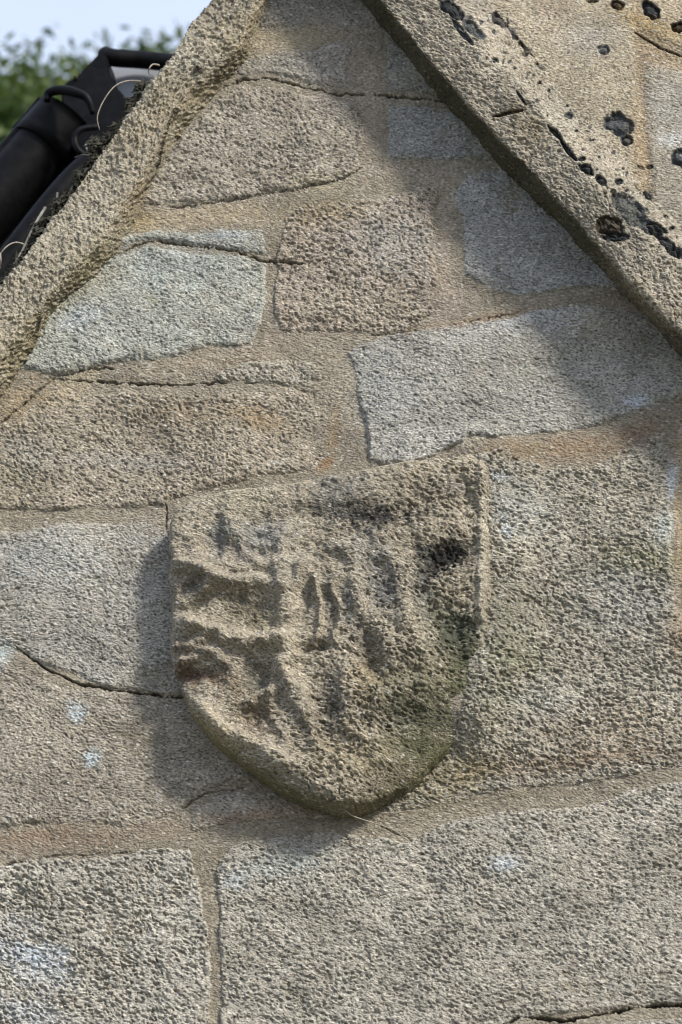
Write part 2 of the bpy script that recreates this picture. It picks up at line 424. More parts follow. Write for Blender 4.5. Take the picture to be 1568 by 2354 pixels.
# colour stains with a shape of their own: cu, cv, ru, rv, angle, colour, strength
STAINS = [
    (1165, 1480, 50, 150, 0, (.19, .185, .13), .5), (1000, 1780, 110, 50, -30, (.17, .15, .09), .55), (1150, 1640, 80, 60, 0, (.19, .18, .11), .5),
    (650, 92, 110, 26, -8, (.40, .33, .22), .7), (470, 500, 190, 26, -3, (.42, .345, .235), .8), (300, 505, 50, 30, 0, (.43, .32, .15), .6),
    (150, 900, 70, 30, -30, (.42, .34, .22), .6), (40, 930, 60, 40, -40, (.40, .30, .17), .6),
    (520, 545, 50, 14, 0, (.40, .44, .45), .6), (380, 610, 120, 45, 0, (.38, .42, .41), .6), (180, 735, 70, 30, 0, (.38, .43, .47), .5),
    (764, 1000, 12, 60, 6, (.31, .21, .10), .5), (745, 1065, 25, 12, -40, (.25, .12, .03), .7), (590, 960, 60, 25, 20, (.34, .22, .09), .5),
    (400, 950, 120, 30, 5, (.30, .22, .13), .4), (300, 1060, 150, 20, 3, (.27, .28, .27), .4),
    (178, 1640, 22, 20, 0, (.50, .56, .60), .9), (212, 1746, 20, 18, 0, (.48, .55, .58), .9), (368, 1832, 8, 12, 0, (.6, .6, .6), .8),
    (4, 1500, 25, 25, 0, (.44, .50, .50), .8),
    (180, 1930, 240, 28, -5, (.25, .19, .14), .7), (80, 1920, 80, 16, -8, (.31, .20, .13), .45), (620, 1870, 140, 14, -6, (.30, .19, .11), .6),
    (640, 1990, 100, 30, -10, (.30, .33, .32), .7), (1160, 1985, 35, 20, 0, (.50, .55, .60), .7), (540, 2030, 30, 20, 0, (.42, .46, .48), .6),
    (60, 2190, 80, 30, 10, (.42, .48, .56), .75), (100, 2240, 60, 40, 10, (.44, .50, .56), .5), (60, 2330, 90, 30, 10, (.46, .49, .53), .6), (40, 2130, 50, 25, 0, (.42, .46, .50), .4),
    (1320, 1030, 140, 30, -6, (.25, .175, .11), .85), (1470, 990, 70, 26, -14, (.22, .15, .10), .8), (1180, 1040, 60, 20, 0, (.24, .18, .12), .7),
    (1545, 1110, 14, 40, 0, (.55, .60, .64), .85), (1530, 1215, 28, 40, 0, (.50, .54, .52), .6), (1562, 1180, 12, 260, 0, (.46, .34, .20), .6),
    (1150, 1110, 30, 12, 0, (.42, .47, .50), .7), (1165, 1230, 14, 20, 0, (.55, .58, .60), .8), (1200, 1400, 60, 120, 0, (.22, .21, .15), .35),
    (1190, 1180, 70, 60, 0, (.36, .40, .42), .4), (1560, 1450, 30, 70, 0, (.30, .21, .14), .6), (1480, 1290, 90, 30, 10, (.26, .25, .11), .45),
    (1440, 1380, 110, 70, 0, (.42, .42, .40), .5), (1180, 1520, 70, 40, 0, (.20, .20, .12), .5), (1250, 1640, 120, 60, 0, (.44, .44, .40), .45),
    (1300, 1750, 260, 22, -6, (.25, .17, .11), .6), (1380, 1680, 200, 60, 0, (.29, .22, .15), .5), (1080, 1780, 90, 40, -20, (.34, .28, .16), .6), (1100, 1840, 200, 16, -8, (.20, .17, .12), .6),
    (720, 420, 60, 20, 0, (.40, .34, .22), .5), (760, 490, 90, 25, 0, (.36, .28, .15), .5), (800, 700, 160, 40, 5, (.42, .37, .29), .5),
    (900, 560, 100, 80, 0, (.30, .305, .30), .5), (1230, 738, 120, 22, -8, (.36, .38, .41), .5), (1385, 745, 70, 40, 10, (.32, .27, .19), .55), (880, 900, 70, 90, 0, (.35, .37, .38), .4), (1090, 880, 60, 60, 0, (.27, .24, .20), .4),
    (650, 790, 150, 25, -6, (.30, .25, .20), .5), (480, 834, 150, 16, -8, (.33, .27, .20), .6), (1460, 920, 30, 12, 0, (.48, .53, .62), .7),
    (1020, 690, 60, 45, 0, (.33, .275, .24), .6), (1100, 735, 150, 10, -10, (.30, .19, .10), .5), (940, 396, 110, 20, 4, (.36, .30, .24), .8), (847, 250, 20, 150, 0, (.37, .31, .245), .85), (1026, 560, 17, 130, 0, (.36, .30, .24), .85),
    (820, 165, 40, 60, 0, (.34, .29, .23), .5), (760, 250, 60, 40, 20, (.24, .21, .19), .4),
    (330, 1300, 60, 90, 0, (.30, .29, .28), .3), (100, 1290, 120, 60, 0, (.36, .38, .37), .5), (60, 1050, 60, 40, 20, (.38, .39, .38), .45), (50, 1100, 60, 90, 0, (.33, .28, .18), .4),
    (350, 690, 22, 10, 20, (.26, .26, .17), .6), (240, 640, 60, 25, -20, (.30, .27, .18), .5), (150, 700, 70, 20, -50, (.26, .24, .15), .5),
]
SPOTS_BLACK = []


def stain(u, v, col, lst, seed=3, wob=.55):
    w1 = fbm(u / 26, v / 26, seed, 4, .6) - .5
    w2 = fbm(u / 9, v / 7, seed + 9, 3, .6) - .5
    w3 = sstep(.3, .7, fbm(u / 6, v / 4.5, seed + 19, 3, .7))
    for (cu, cv, ru, rv, ang, c, s) in lst:
        a = math.radians(ang)
        R_ = max(ru, rv) * 1.9
        m = (np.abs(u - cu) < R_) & (np.abs(v - cv) < R_)
        if not m.any(): continue
        uu = u[m] - cu; vv = v[m] - cv
        x = (uu * math.cos(a) + vv * math.sin(a)) / ru
        y = (-uu * math.sin(a) + vv * math.cos(a)) / rv
        d = np.hypot(x, y) + wob * 1.6 * w1[m] + wob * .9 * w2[m]
        k = sstep(1.45, .5, d + .9 * (w3[m] - .5)) * s
        k = np.clip(k * lerp(.85 if max(c) < .2 else .55, 1.15, w3[m]), 0, 1)[:, None]
        col[m] = col[m] * (1 - k) + np.array(c) * k
    return col


def axis(a0, a1, step, lo, hi):
    """dense between a0 and a1, coarser out to lo and hi"""
    mid = np.arange(a0, a1 + step, step)
    out = []; s = step; x = a1 + step
    while x < hi:
        s *= 1.06; x += s; out.append(x)
    bef = []; s = step; x = a0
    while x > lo:
        s *= 1.06; x -= s; bef.append(x)
    return np.array(bef[::-1] + list(mid) + out)


STEP = 1.85
# lines of the copings
L_OUT = [(640, -260), (560, -120), (484, 0), (440, 52), (396, 130), (342, 198), (300, 262), (232, 340), (160, 448), (92, 542), (0, 662), (-130, 830), (-300, 1050), (-500, 1300)]
L_ARR = [(700, -260), (640, -120), (594, 0), (548, 112), (436, 208), (378, 292), (318, 420), (226, 560), (104, 690), (4, 822), (-110, 1000), (-280, 1220), (-480, 1480)]
L_ROOT = [(715, -260), (660, -120), (616, 0), (572, 128), (486, 232), (410, 322), (345, 440), (262, 585), (120, 722), (40, 850), (-70, 1020), (-240, 1250), (-440, 1500)]
R_ARR = [(650, -260), (768, -120), (872, 0), (1000, 158), (1130, 305), (1262, 440), (1400, 592), (1568, 768), (1760, 960), (2000, 1200)]
R_CRE = [(790, -260), (900, -120), (1003, 0), (1100, 96), (1192, 196), (1282, 298), (1350, 402), (1425, 492), (1568, 612), (1760, 780), (2000, 1000)]
R_TOP = [(980, -260), (1080, -120), (1180, 0), (1262, 96), (1335, 205), (1440, 325), (1500, 402), (1568, 484), (1760, 680), (2000, 900)]


def interp_line(pts, s):
    pts = np.array(pts, float)
    # parameter: projection on the overall direction of the line
    d = pts[-1] - pts[0]; d /= np.hypot(*d)
    t = (pts - pts[0]) @ d
    return np.interp(s, t, pts[:, 0]), np.interp(s, t, pts[:, 1]), t[-1]


building = empty('stone_gable', PV(784, 2300, 0), 'weathered sandstone gable wall with raking copings and a carved shield', 'stone gable')

# ---------------- wall face
us = axis(-20, 1590, STEP, -460, 1900); vs = axis(-20, 2376, STEP, -300, 2800)
VV, UU = np.meshgrid(vs, us, indexing='ij')
W0 = P(UU, VV, 0.0)
X, Z = W0[..., 0], W0[..., 2]
warp_u = 26 * (fbm(X * 9, Z * 9, 71, 3) - .5) + 11 * (fbm(X * 45, Z * 45, 77, 4, .65) - .5)
warp_v = 26 * (fbm(X * 9, Z * 9, 81, 3) - .5) + 11 * (fbm(X * 45, Z * 45, 87, 4, .65) - .5)
UW, VW = UU + warp_u, VV + warp_v
hm = 0.018 * (fbm(X * 5, Z * 5, 11, 3) - .5) + 0.0045 * (fbm(X * 26, Z * 30, 12, 3) - .5)
hm = hm + lerp(.014, .022, sstep(1100, 1650, VV)) * sstep(130, 8, seg_dist(UU, VV, [(1135, 1050), (1135, 1480), (1090, 1620)]) + 40 * (fbm(X * 20, Z * 20, 31, 3) - .5))
gm = grain(X, Z, .75, 100, .6, pit=.45)
crk = np.zeros(UU.shape); crkc = np.zeros(UU.shape)
for pts, hw, dp in CRACKS:
    d = seg_dist(UU + warp_u * .35, VV + warp_v * .35, pts)
    d = seg_dist(UU + warp_u * .5 + 7 * (fbm(X * 90, Z * 90, 8, 3, .7) - .5), VV + warp_v * .5 + 11 * (fbm(X * 90, Z * 90, 9, 3, .7) - .5), pts)
    wd = hw * .48 * np.clip(1.0 + 3.0 * (fbm(X * 40, Z * 40, 5, 4, .7) - .5), .2, 2.2)
    k = sstep(wd, wd * .25, d + 3 * (fbm(X * 160, Z * 160, 15, 2) - .5)) * np.clip(.75 + 2.0 * (fbm(X * 11, Z * 11, 6, 2) - .42), .3, 1)
    k2 = sstep(hw * 4.5, 0, d)
    crk = np.maximum(crk, dp * (k * .9 + 0.07 * k2)); crkc = np.maximum(crkc, k * min(1, dp / .008))
mcol = np.ones(UU.shape + (3,)) * np.array(MORT)
low = (fbm(X * 6, Z * 6, 33, 4) - .5)[..., None]
mcol = mcol * (1 + .35 * low)
mcol = stain(UU, VV, mcol, STAINS)
dirt = np.array((.07, .058, .045))
mcol = mcol * (1 - .8 * crkc[..., None]) + dirt * .8 * crkc[..., None]
hmort = hm + gm - crk
# outline of the gable for cutting the skin and for the core behind it
gable = L_OUT + [(-500, 2850), (1950, 2850)] + [p for p in R_TOP[::-1]]
gable_in = sdf(UU, VV, gable)
hstone_max = np.full(UU.shape, -1.0)
stone_parts = []
for i, (poly, col, rough, coarse, rise, lab) in enumerate(BLOCKS):
    pu = [p[0] for p in poly]; pv = [p[1] for p in poly]
    iu = np.where((us > min(pu) - 40) & (us < max(pu) + 40))[0]; iv = np.where((vs > min(pv) - 40) & (vs < max(pv) + 40))[0]
    sl_ = (slice(iv[0], iv[-1] + 1), slice(iu[0], iu[-1] + 1))
    u, v, x, z = UU[sl_], VV[sl_], X[sl_], Z[sl_]
    d = sdf(UW[sl_], VW[sl_], poly) + 7
    thin = float(np.clip(d.max() / 60, .3, 1))
    soft = thin * sstep(.35, .65, fbm(x * 7, z * 7, 700, 2))
    edge = sstep(-7, lerp(8, 26, soft), d + 12 * (fbm(x * 70, z * 70, 300 + i, 4, .65) - .5))
    bul = 0.006 * (fbm(x * 7 + i * 3, z * 7, 21 + i, 3) - .5) + 0.004 * (fbm(x * 30 + i * 3, z * 36, 22 + i, 3) - .5)
    g = grain(x, z, rough, 200 + i * 17, coarse, rotdeg=random.uniform(-28, -8))
    h = hm[sl_] - 0.007 + edge * (0.007 + rise * .0004 + .0015) + bul * edge + g * lerp(.3, 1, edge) - crk[sl_] * .8
    hh = hstone_max[sl_]; np.maximum(hh, np.where(d > -8, h, -1), out=hh)
    c = np.ones(u.shape + (3,)) * np.array(col) * np.array((1.02, .972, .895))
    c = c * (1 + .30 * (fbm(x * 8 + i, z * 8, 41 + i, 4) - .5)[..., None])
    tnt = sstep(.45, .75, fbm(x * 10, z * 10, 61 + i, 4))[..., None] * .2
    c = c * (1 - tnt) + np.array(TAN) * tnt
    # mortar smear and dirt along the edge of the stone
    sm = thin * sstep(lerp(6, 26, soft), -4, d + 24 * thin * (fbm(x * 34, z * 34, 55, 4, .62) - .5))[..., None] * .8
    c = c * (1 - sm) + np.array(MORT) * .97 * sm
    c = stain(u, v, c, STAINS)
    cc = crkc[sl_][..., None] * .8
    c = c * (1 - cc) + dirt * cc
    pos = np.stack([x, -h, z], -1)
    fm = (d > -7) & (gable_in[sl_] > 6)
    fmask = fm[:-1, :-1] & fm[1:, :-1] & fm[1:, 1:] & fm[:-1, 1:]
    if fmask.any():
        surf('stone_block', pos, fmask, c, M_stone, building, lab, skirt=.05)
# mortar: kept wherever it is not well below a stone
keep = (hmort > hstone_max - .004) & (gable_in > 4)
keep = keep[:-1, :-1] | keep[1:, 1:] | keep[1:, :-1] | keep[:-1, 1:]
allin = (gable_in > 4); allin = allin[:-1, :-1] & allin[1:, 1:] & allin[1:, :-1] & allin[:-1, 1:]


def prism(poly_xz, y0, y1):
    """closed n-gon prism as triangles/quads fan around its centre -> quads (degenerate-free)"""
    n = len(poly_xz)
    c = np.mean(poly_xz, 0)
    v = [(p[0], y0, p[1]) for p in poly_xz] + [(p[0], y1, p[1]) for p in poly_xz] + [(c[0], y0, c[1]), (c[0], y1, c[1])]
    return v, n


surf('mortar', np.stack([X, -hmort, Z], -1), keep & allin, mcol, M_mortar, building, skirt=.05)
# core of the wall, closed solid behind the facing
import bmesh


def solid_poly(name, pts3_front, depth, mat, parent, label=None, bevel=0.0):
    bm = bmesh.new()
    a = [bm.verts.new(p) for p in pts3_front]
    f = bm.faces.new(a)
    r = bmesh.ops.extrude_face_region(bm, geom=[f])
    vv = [g for g in r['geom'] if isinstance(g, bmesh.types.BMVert)]
    for q in vv: q.co += Vector(depth)
    bmesh.ops.recalc_face_normals(bm, faces=bm.faces[:])
    if bevel > 0:
        bmesh.ops.bevel(bm, geom=bm.edges[:], offset=bevel, segments=2, affect='EDGES')
    bmesh.ops.triangulate(bm, faces=[f_ for f_ in bm.faces if len(f_.verts) > 4])
    me = bpy.data.meshes.new(name); bm.to_mesh(me); bm.free()
    at = me.attributes.new('tint', 'FLOAT_COLOR', 'POINT')
    for k in at.data: k.color = (*MORT, 1)
    return link(name, me, mat, parent, label)


core = [PV(u, v, 0) for u, v in [(p[0] + 14, p[1] + 4) for p in L_OUT] + [(-500, 2850), (1950, 2850), (2000, 960)] + [(p[0] - 60, p[1] + 60) for p in R_CRE[::-1]]]
core = [Vector((p.x, .04, p.z)) for p in core]
solid_poly('wall_core', core, (0, .45, 0), M_mortar, building)


# ---------------- swept copings
def sweep(name, lines, nacross, mat, parent, colf, gr, label, pits=(), stains=(), step=STEP, srange=None):
    """lines: list of (polyline or None, depth, use xz of line k) -> cross profile with rounded corners"""
    ref = np.array(lines[1][0], float)
    d = ref[-1] - ref[0]; Ltot = float(np.hypot(*d))
    lo, hi = srange
    s = axis(lo, hi, step, 0, Ltot)
    s = s[(s >= 0) & (s <= Ltot)]
    cps = []
    for (pl, dep, mode) in lines:
        _, _, lt = interp_line(pl, np.array([0.0]))
        u, v, _ = interp_line(pl, s / Ltot * lt)
        p = P(u, v, dep if mode is None else mode)
        if mode is not None: p[:, 1] = -dep
        cps.append(p)
    cps = np.stack(cps, 1)                     # (ns, k, 3)
    # dense profile: resample polyline across then smooth for rounded arrises
    seg = np.linalg.norm(np.diff(cps, axis=1), axis=2).mean(0)
    tt = np.concatenate([[0], np.cumsum(seg)]); T = np.linspace(0, tt[-1], nacross)
    G = np.zeros((len(s), nacross, 3))
    for c in range(3):
        for j in range(nacross):
            k = min(max(np.searchsorted(tt, T[j]) - 1, 0), len(tt) - 2)
            f = (T[j] - tt[k]) / (tt[k + 1] - tt[k])
            G[:, j, c] = cps[:, k, c] * (1 - f) + cps[:, k + 1, c] * f
    ker = max(3, int(0.006 / (tt[-1] / nacross)))
    for _ in range(2):
        Gp = np.concatenate([np.repeat(G[:, :1], ker, 1), G, np.repeat(G[:, -1:], ker, 1)], 1)
        cs = np.cumsum(Gp, 1)
        G = (cs[:, 2 * ker:2 * ker + nacross] - cs[:, :nacross]) / (2 * ker)
    ds = np.gradient(G, axis=0); dt = np.gradient(G, axis=1)
    Nn = np.cross(ds, dt); Nn /= np.linalg.norm(Nn, axis=2, keepdims=True) + 1e-12
    mid = Nn[len(s) // 2, nacross // 2]
    if mid[1] > 0: Nn = -Nn
    # metric coordinates along and across
    sm = np.concatenate([[0], np.cumsum(np.linalg.norm(np.diff(G[:, nacross // 2], axis=0), axis=1))])
    SM, TM = np.meshgrid(sm, T, indexing='ij')
    # drawing coordinates of every point
    rel = G - C; dep = rel @ F
    u = 784 + (rel @ R) / dep / (HALF_W / DIST) * 784; v = 1177 - (rel @ U) / dep / (HALF_W / DIST) * 784
    h = 0.014 * (fbm(SM * 7, TM * 9, gr['seed'], 3) - .5) + .007 * (fbm(SM * 30, TM * 30, gr['seed'] + 1, 3) - .5)
    h = h + grain(SM, TM, gr['rough'], gr['seed'] + 5, gr['coarse'], rotdeg=gr.get('rot', 10), pit=gr.get('pit', .8))
    col = colf(u, v, SM, TM, (T / tt[-1])[None, :] + 0 * SM)
    w = .8 * (fbm(u / 22, v / 22, 5, 3) - .5)
    w_ = .35 * (fbm(u / 7, v / 7, 6, 2) - .5)
    for (cu, cv, ru, rv, ang, dp, cc) in pits:
        a = math.radians(ang)
        x = ((u - cu) * math.cos(a) + (v - cv) * math.sin(a)) / ru
        y = (-(u - cu) * math.sin(a) + (v - cv) * math.cos(a)) / rv
        dd = np.hypot(x, y) + 1.1 * w + .5 * w_
        k = sstep(1.15, .8, dd)
        h = h - dp * (.8 * k - (.8 if max(ru, rv) > 15 and min(ru, rv) > 7 else .3) * sstep(.95, .25, dd))
        kk = (sstep(1.2, 1.0, dd))[..., None]
        col = col * (1 - kk) + np.array(cc) * kk
    col = stain(u, v, col, stains, 17)
    pos = G + Nn * h[..., None]
    fm = np.ones((len(s) - 1, nacross - 1), bool)
    return surf(name, pos, fm, col, mat, parent, label, skirt=None)


def colR(u, v, S, T, t):
    c = np.ones(u.shape + (3,)) * np.array((.345, .305, .24))
    c = c * (1 + .35 * (fbm(S * 9, T * 12, 3, 4) - .5)[..., None])
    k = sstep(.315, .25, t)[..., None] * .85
    c = c * (1 - k) + np.array((.045, .044, .020)) * k            # greenish algae on the underside, painted darker to stand in for shade
    k = (sstep(.5, .72, fbm(S * 14, T * 20, 8, 4)) * sstep(.38, .45, t))[..., None] * .5
    return c * (1 - k) + np.array((.42, .385, .31)) * k


BK = (.028, .031, .033); BG = (.080, .086, .088); BR = (.05, .035, .022)
PITS_R = [(1040, 22, 34, 14, 38, .010, BK), (1088, 62, 34, 13, 44, .009, BG), (1060, 70, 40, 7, 50, .008, BG), (1150, 44, 24, 13, 35, .010, BK), (1184, 66, 22, 12, 40, .008, BG),
          (1226, 106, 28, 18, 35, .012, BK), (1208, 123, 9, 7, 0, .008, BK), (1250, 152, 19, 9, 30, .008, BG), (1236, 66, 15, 10, 20, .008, BR), (1137, 137, 8, 6, 0, .006, BG),
          (1300, 202, 26, 10, 60, .006, BG), (1307, 262, 10, 9, 0, .007, BG), (1196, 222, 18, 4, 55, .006, BK), (1278, 306, 22, 7, 45, .012, BK), (1306, 344, 32, 6, 52, .012, BK), (1337, 366, 9, 6, 0, .008, BK),
          (1350, 391, 20, 9, 30, .012, BK), (1383, 417, 18, 10, 50, .010, BK), (1397, 254, 20, 10, 40, .004, BG), (1422, 419, 10, 8, 0, .007, BK), (1440, 438, 5, 4, 0, .006, BK),
          (1489, 441, 28, 10, 42, .008, BK), (1446, 482, 44, 24, 46, .010, BG), (1486, 518, 50, 14, 42, .012, BG), (1510, 522, 26, 10, 20, .010, BK), (1408, 524, 32, 24, 20, .009, BR), (1416, 545, 30, 12, 0, .006, BK),
          (1532, 560, 44, 10, 42, .014, BK), (1562, 582, 22, 14, 0, .012, BK), (1310, 236, 5, 4, 0, .005, BK), (1350, 300, 5, 4, 0, .005, BK), (1362, 322, 6, 4, 0, .005, BK), (1325, 300, 4, 4, 0, .005, BK), (1544, 522, 7, 4, 0, .006, BK),
          (1530, 497, 6, 4, 0, .006, BK), (1432, 388, 5, 4, 0, .005, BK), (1410, 440, 6, 5, 0, .006, BK), (1346, 270, 9, 3, 50, .004, BG), (1240, 190, 5, 4, 0, .005, BK),
          (1172, 258, 32, 4, -12, .008, BR), (1215, 168, 5, 4, 0, .004, BG)]
rng = random.Random(11)
for _ in range(70):
    q = rng.random(); w = rng.random()
    a = [np.interp(q * 1, np.linspace(0, 1, len(L)), [p[k] for p in L]) for L in (R_CRE[2:9], R_TOP[2:8]) for k in (0, 1)]
    PITS_R.append((lerp(a[0], a[2], w), lerp(a[1], a[3], w), rng.uniform(2, 5), rng.uniform(2, 4), rng.uniform(0, 90), .004, BG))
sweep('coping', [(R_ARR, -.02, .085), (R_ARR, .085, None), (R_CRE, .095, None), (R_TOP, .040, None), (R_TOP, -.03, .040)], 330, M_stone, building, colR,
      dict(seed=500, rough=1.3, coarse=.9, rot=22), 'right raking coping with black pits and a mossy underside painted darker for shade', PITS_R,
      [(1440, 500, 90, 40, 45, (.22, .21, .16), .3), (1240, 120, 60, 60, 45, (.40, .34, .24), .4), (1150, 30, 90, 30, 20, (.26, .23, .2), .4), (1220, 290, 60, 30, 40, (.25, .19, .11), .5), (1480, 690, 120, 40, 42, (.36, .30, .21), .4)], srange=(250, 1560))


def colL(u, v, S, T, t):
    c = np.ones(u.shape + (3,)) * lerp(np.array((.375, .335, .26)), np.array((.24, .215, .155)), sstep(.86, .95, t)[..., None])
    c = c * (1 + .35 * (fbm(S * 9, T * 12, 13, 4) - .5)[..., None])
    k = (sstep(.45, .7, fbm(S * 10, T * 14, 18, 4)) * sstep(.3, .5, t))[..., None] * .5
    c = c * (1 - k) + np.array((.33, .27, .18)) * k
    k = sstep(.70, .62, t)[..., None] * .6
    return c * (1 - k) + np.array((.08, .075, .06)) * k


PITS_L = [(396, 268, 2, 16, 15, .005, (.05, .04, .03)), (386, 305, 2, 22, 18, .006, (.05, .04, .03)), (370, 352, 2.5, 30, 15, .006, (.05, .04, .03)), (350, 410, 14, 2, -50, .005, (.05, .04, .03)), (330, 436, 20, 2, -48, .004, (.07, .05, .03)),
          (86, 740, 2.5, 30, 12, .007, (.04, .035, .025)), (70, 792, 2.5, 30, 25, .007, (.04, .035, .025)), (40, 845, 2.5, 40, 38, .007, (.05, .04, .03)), (455, 160, 12, 7, 10, .005, (.10, .08, .06)), (405, 252, 8, 6, 0, .005, (.06, .05, .04))]
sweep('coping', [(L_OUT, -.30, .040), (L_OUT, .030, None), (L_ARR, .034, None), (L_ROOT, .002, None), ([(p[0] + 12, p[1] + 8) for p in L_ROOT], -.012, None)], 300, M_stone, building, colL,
      dict(seed=700, rough=1.5, coarse=1.5, rot=-40, pit=.7), 'left raking coping of coarse gritty stone', PITS_L,
      [(545, 90, 50, 50, -50, (.36, .29, .17), .5), (440, 250, 70, 60, -40, (.29, .25, .17), .45), (330, 480, 50, 60, -50, (.34, .26, .16), .45), (200, 600, 70, 40, -50, (.30, .26, .15), .6), (430, 140, 30, 20, 0, (.5, .48, .42), .4),
       (60, 800, 90, 60, -50, (.33, .28, .17), .6), (500, 190, 60, 20, -40, (.20, .16, .10), .5)], srange=(230, 1500))

# ---------------- upper wall beyond the right coping
UPP_BLOCKS = [([(1090, -400), (1448, -400), (1456, 60), (1462, 200), (1480, 380), (1480, 560), (1000, 560)], (.40, .345, .255)),
              ([(1486, 150), (1700, 180), (2100, 300), (2100, 700), (1520, 700), (1496, 380), (1480, 200)], (.36, .325, .26)),
              ([(1466, -400), (2100, -400), (2100, 260), (1700, 158), (1568, 112), (1476, 66)], (.42, .35, .25))]
us2 = axis(960, 1590, STEP, 900, 2100); vs2 = axis(-20, 560, STEP, -330, 1150)
V2, U2 = np.meshgrid(vs2, us2, indexing='ij')
W2 = P(U2, V2, .05); X2, Z2 = W2[..., 0], W2[..., 2]
top_poly = [(p[0] - 45, p[1] + 25) for p in R_TOP] + [(2000, -260)]
ins2 = sdf(U2, V2, top_poly)
wu = 16 * (fbm(X2 * 12, Z2 * 12, 3, 4) - .5)
h2 = .010 * (fbm(X2 * 6, Z2 * 6, 4, 3) - .5) + grain(X2, Z2, .7, 900, .5, 25, pit=.6)
c2 = np.ones(U2.shape + (3,)) * np.array((.33, .26, .175))
hs2 = np.full(U2.shape, -1.0)
for i, (pl, c) in enumerate(UPP_BLOCKS):
    e = sstep(-16, 14, sdf(U2 + wu, V2 + wu, pl))
    h2 = h2 + .004 * e
    cc = np.array(c) * (1 + .25 * (fbm(X2 * 9, Z2 * 12, 50 + i, 4) - .5)[..., None])
    c2 = c2 * (1 - e[..., None]) + cc * e[..., None]
w = .9 * (fbm(U2 / 24, V2 / 24, 5, 3) - .5) + .3 * (fbm(U2 / 7, V2 / 7, 6, 2) - .5)
for (cu, cv, ru, rv, ang, dp, cc) in [(1389, 117, 13, 11, 0, .006, BG), (1497, 27, 24, 14, 50, .010, BK), (1422, 14, 17, 9, 20, .008, BR), (1562, 62, 18, 13, 10, .012, (.03, .02, .018)), (1423, 292, 30, 25, 10, .010, BG), (1440, 326, 13, 13, 0, .010, BG),
                                      (1564, 370, 18, 22, 0, .010, BG), (1495, 95, 34, 3, 30, .008, BR), (1540, 118, 36, 3, 22, .006, BR), (1492, 386, 8, 5, 0, .005, BK), (1472, 388, 10, 4, 20, .005, BK), (1360, 5, 14, 4, 0, .006, BR)]:
    a = math.radians(ang)
    x = ((U2 - cu) * math.cos(a) + (V2 - cv) * math.sin(a)) / ru; y = (-(U2 - cu) * math.sin(a) + (V2 - cv) * math.cos(a)) / rv
    dd = np.hypot(x, y) + w; h2 = h2 - dp * (.8 * sstep(1.15, .8, dd) - .7 * sstep(.9, .2, dd))
    kk = sstep(1.2, 1.0, dd)[..., None]; c2 = c2 * (1 - kk) + np.array(cc) * kk
c2 = stain(U2, V2, c2, [(1546, 326, 34, 18, 15, (.60, .60, .58), .8), (1350, 90, 60, 40, 0, (.38, .36, .34), .5), (1540, 250, 50, 50, 0, (.36, .35, .34), .5), (1500, 60, 80, 20, 20, (.40, .27, .10), .6), (1470, 330, 20, 90, -5, (.34, .23, .12), .6), (1270, 20, 60, 20, 10, (.30, .23, .17), .5)], 27)
fm = ins2 > 0; fm = fm[:-1, :-1] & fm[1:, 1:] & fm[1:, :-1] & fm[:-1, 1:]
surf('upper_wall', np.stack([X2, -.05 - h2, Z2], -1), fm, c2, M_stone, building, 'tan coursed stonework above the right coping', skirt=.45)

# ---------------- carved shield
SH = [(392, 1172), (430, 1140), (500, 1122), (600, 1104), (700, 1086), (850, 1062), (1000, 1028), (1078, 1012), (1108, 1026), (1120, 1064), (1122, 1200), (1120, 1400), (1110, 1520), (1070, 1620), (1010, 1700), (950, 1760), (880, 1812), (815, 1842), (760, 1842), (700, 1826), (640, 1800), (560, 1752), (490, 1695), (430, 1622), (402, 1560), (388, 1470), (384, 1330), (385, 1210)]
D0 = .058
us3 = np.arange(340, 1175, 2.1); vs3 = np.arange(975, 1900, 2.1)
V3, U3 = np.meshgrid(vs3, us3, indexing='ij')
W3 = P(U3, V3, D0); X3, Z3 = W3[..., 0], W3[..., 2]
d3 = sdf(U3 + 12 * (fbm(X3 * 30, Z3 * 30, 3, 3) - .5), V3 + 12 * (fbm(X3 * 30, Z3 * 30, 9, 3) - .5), SH)
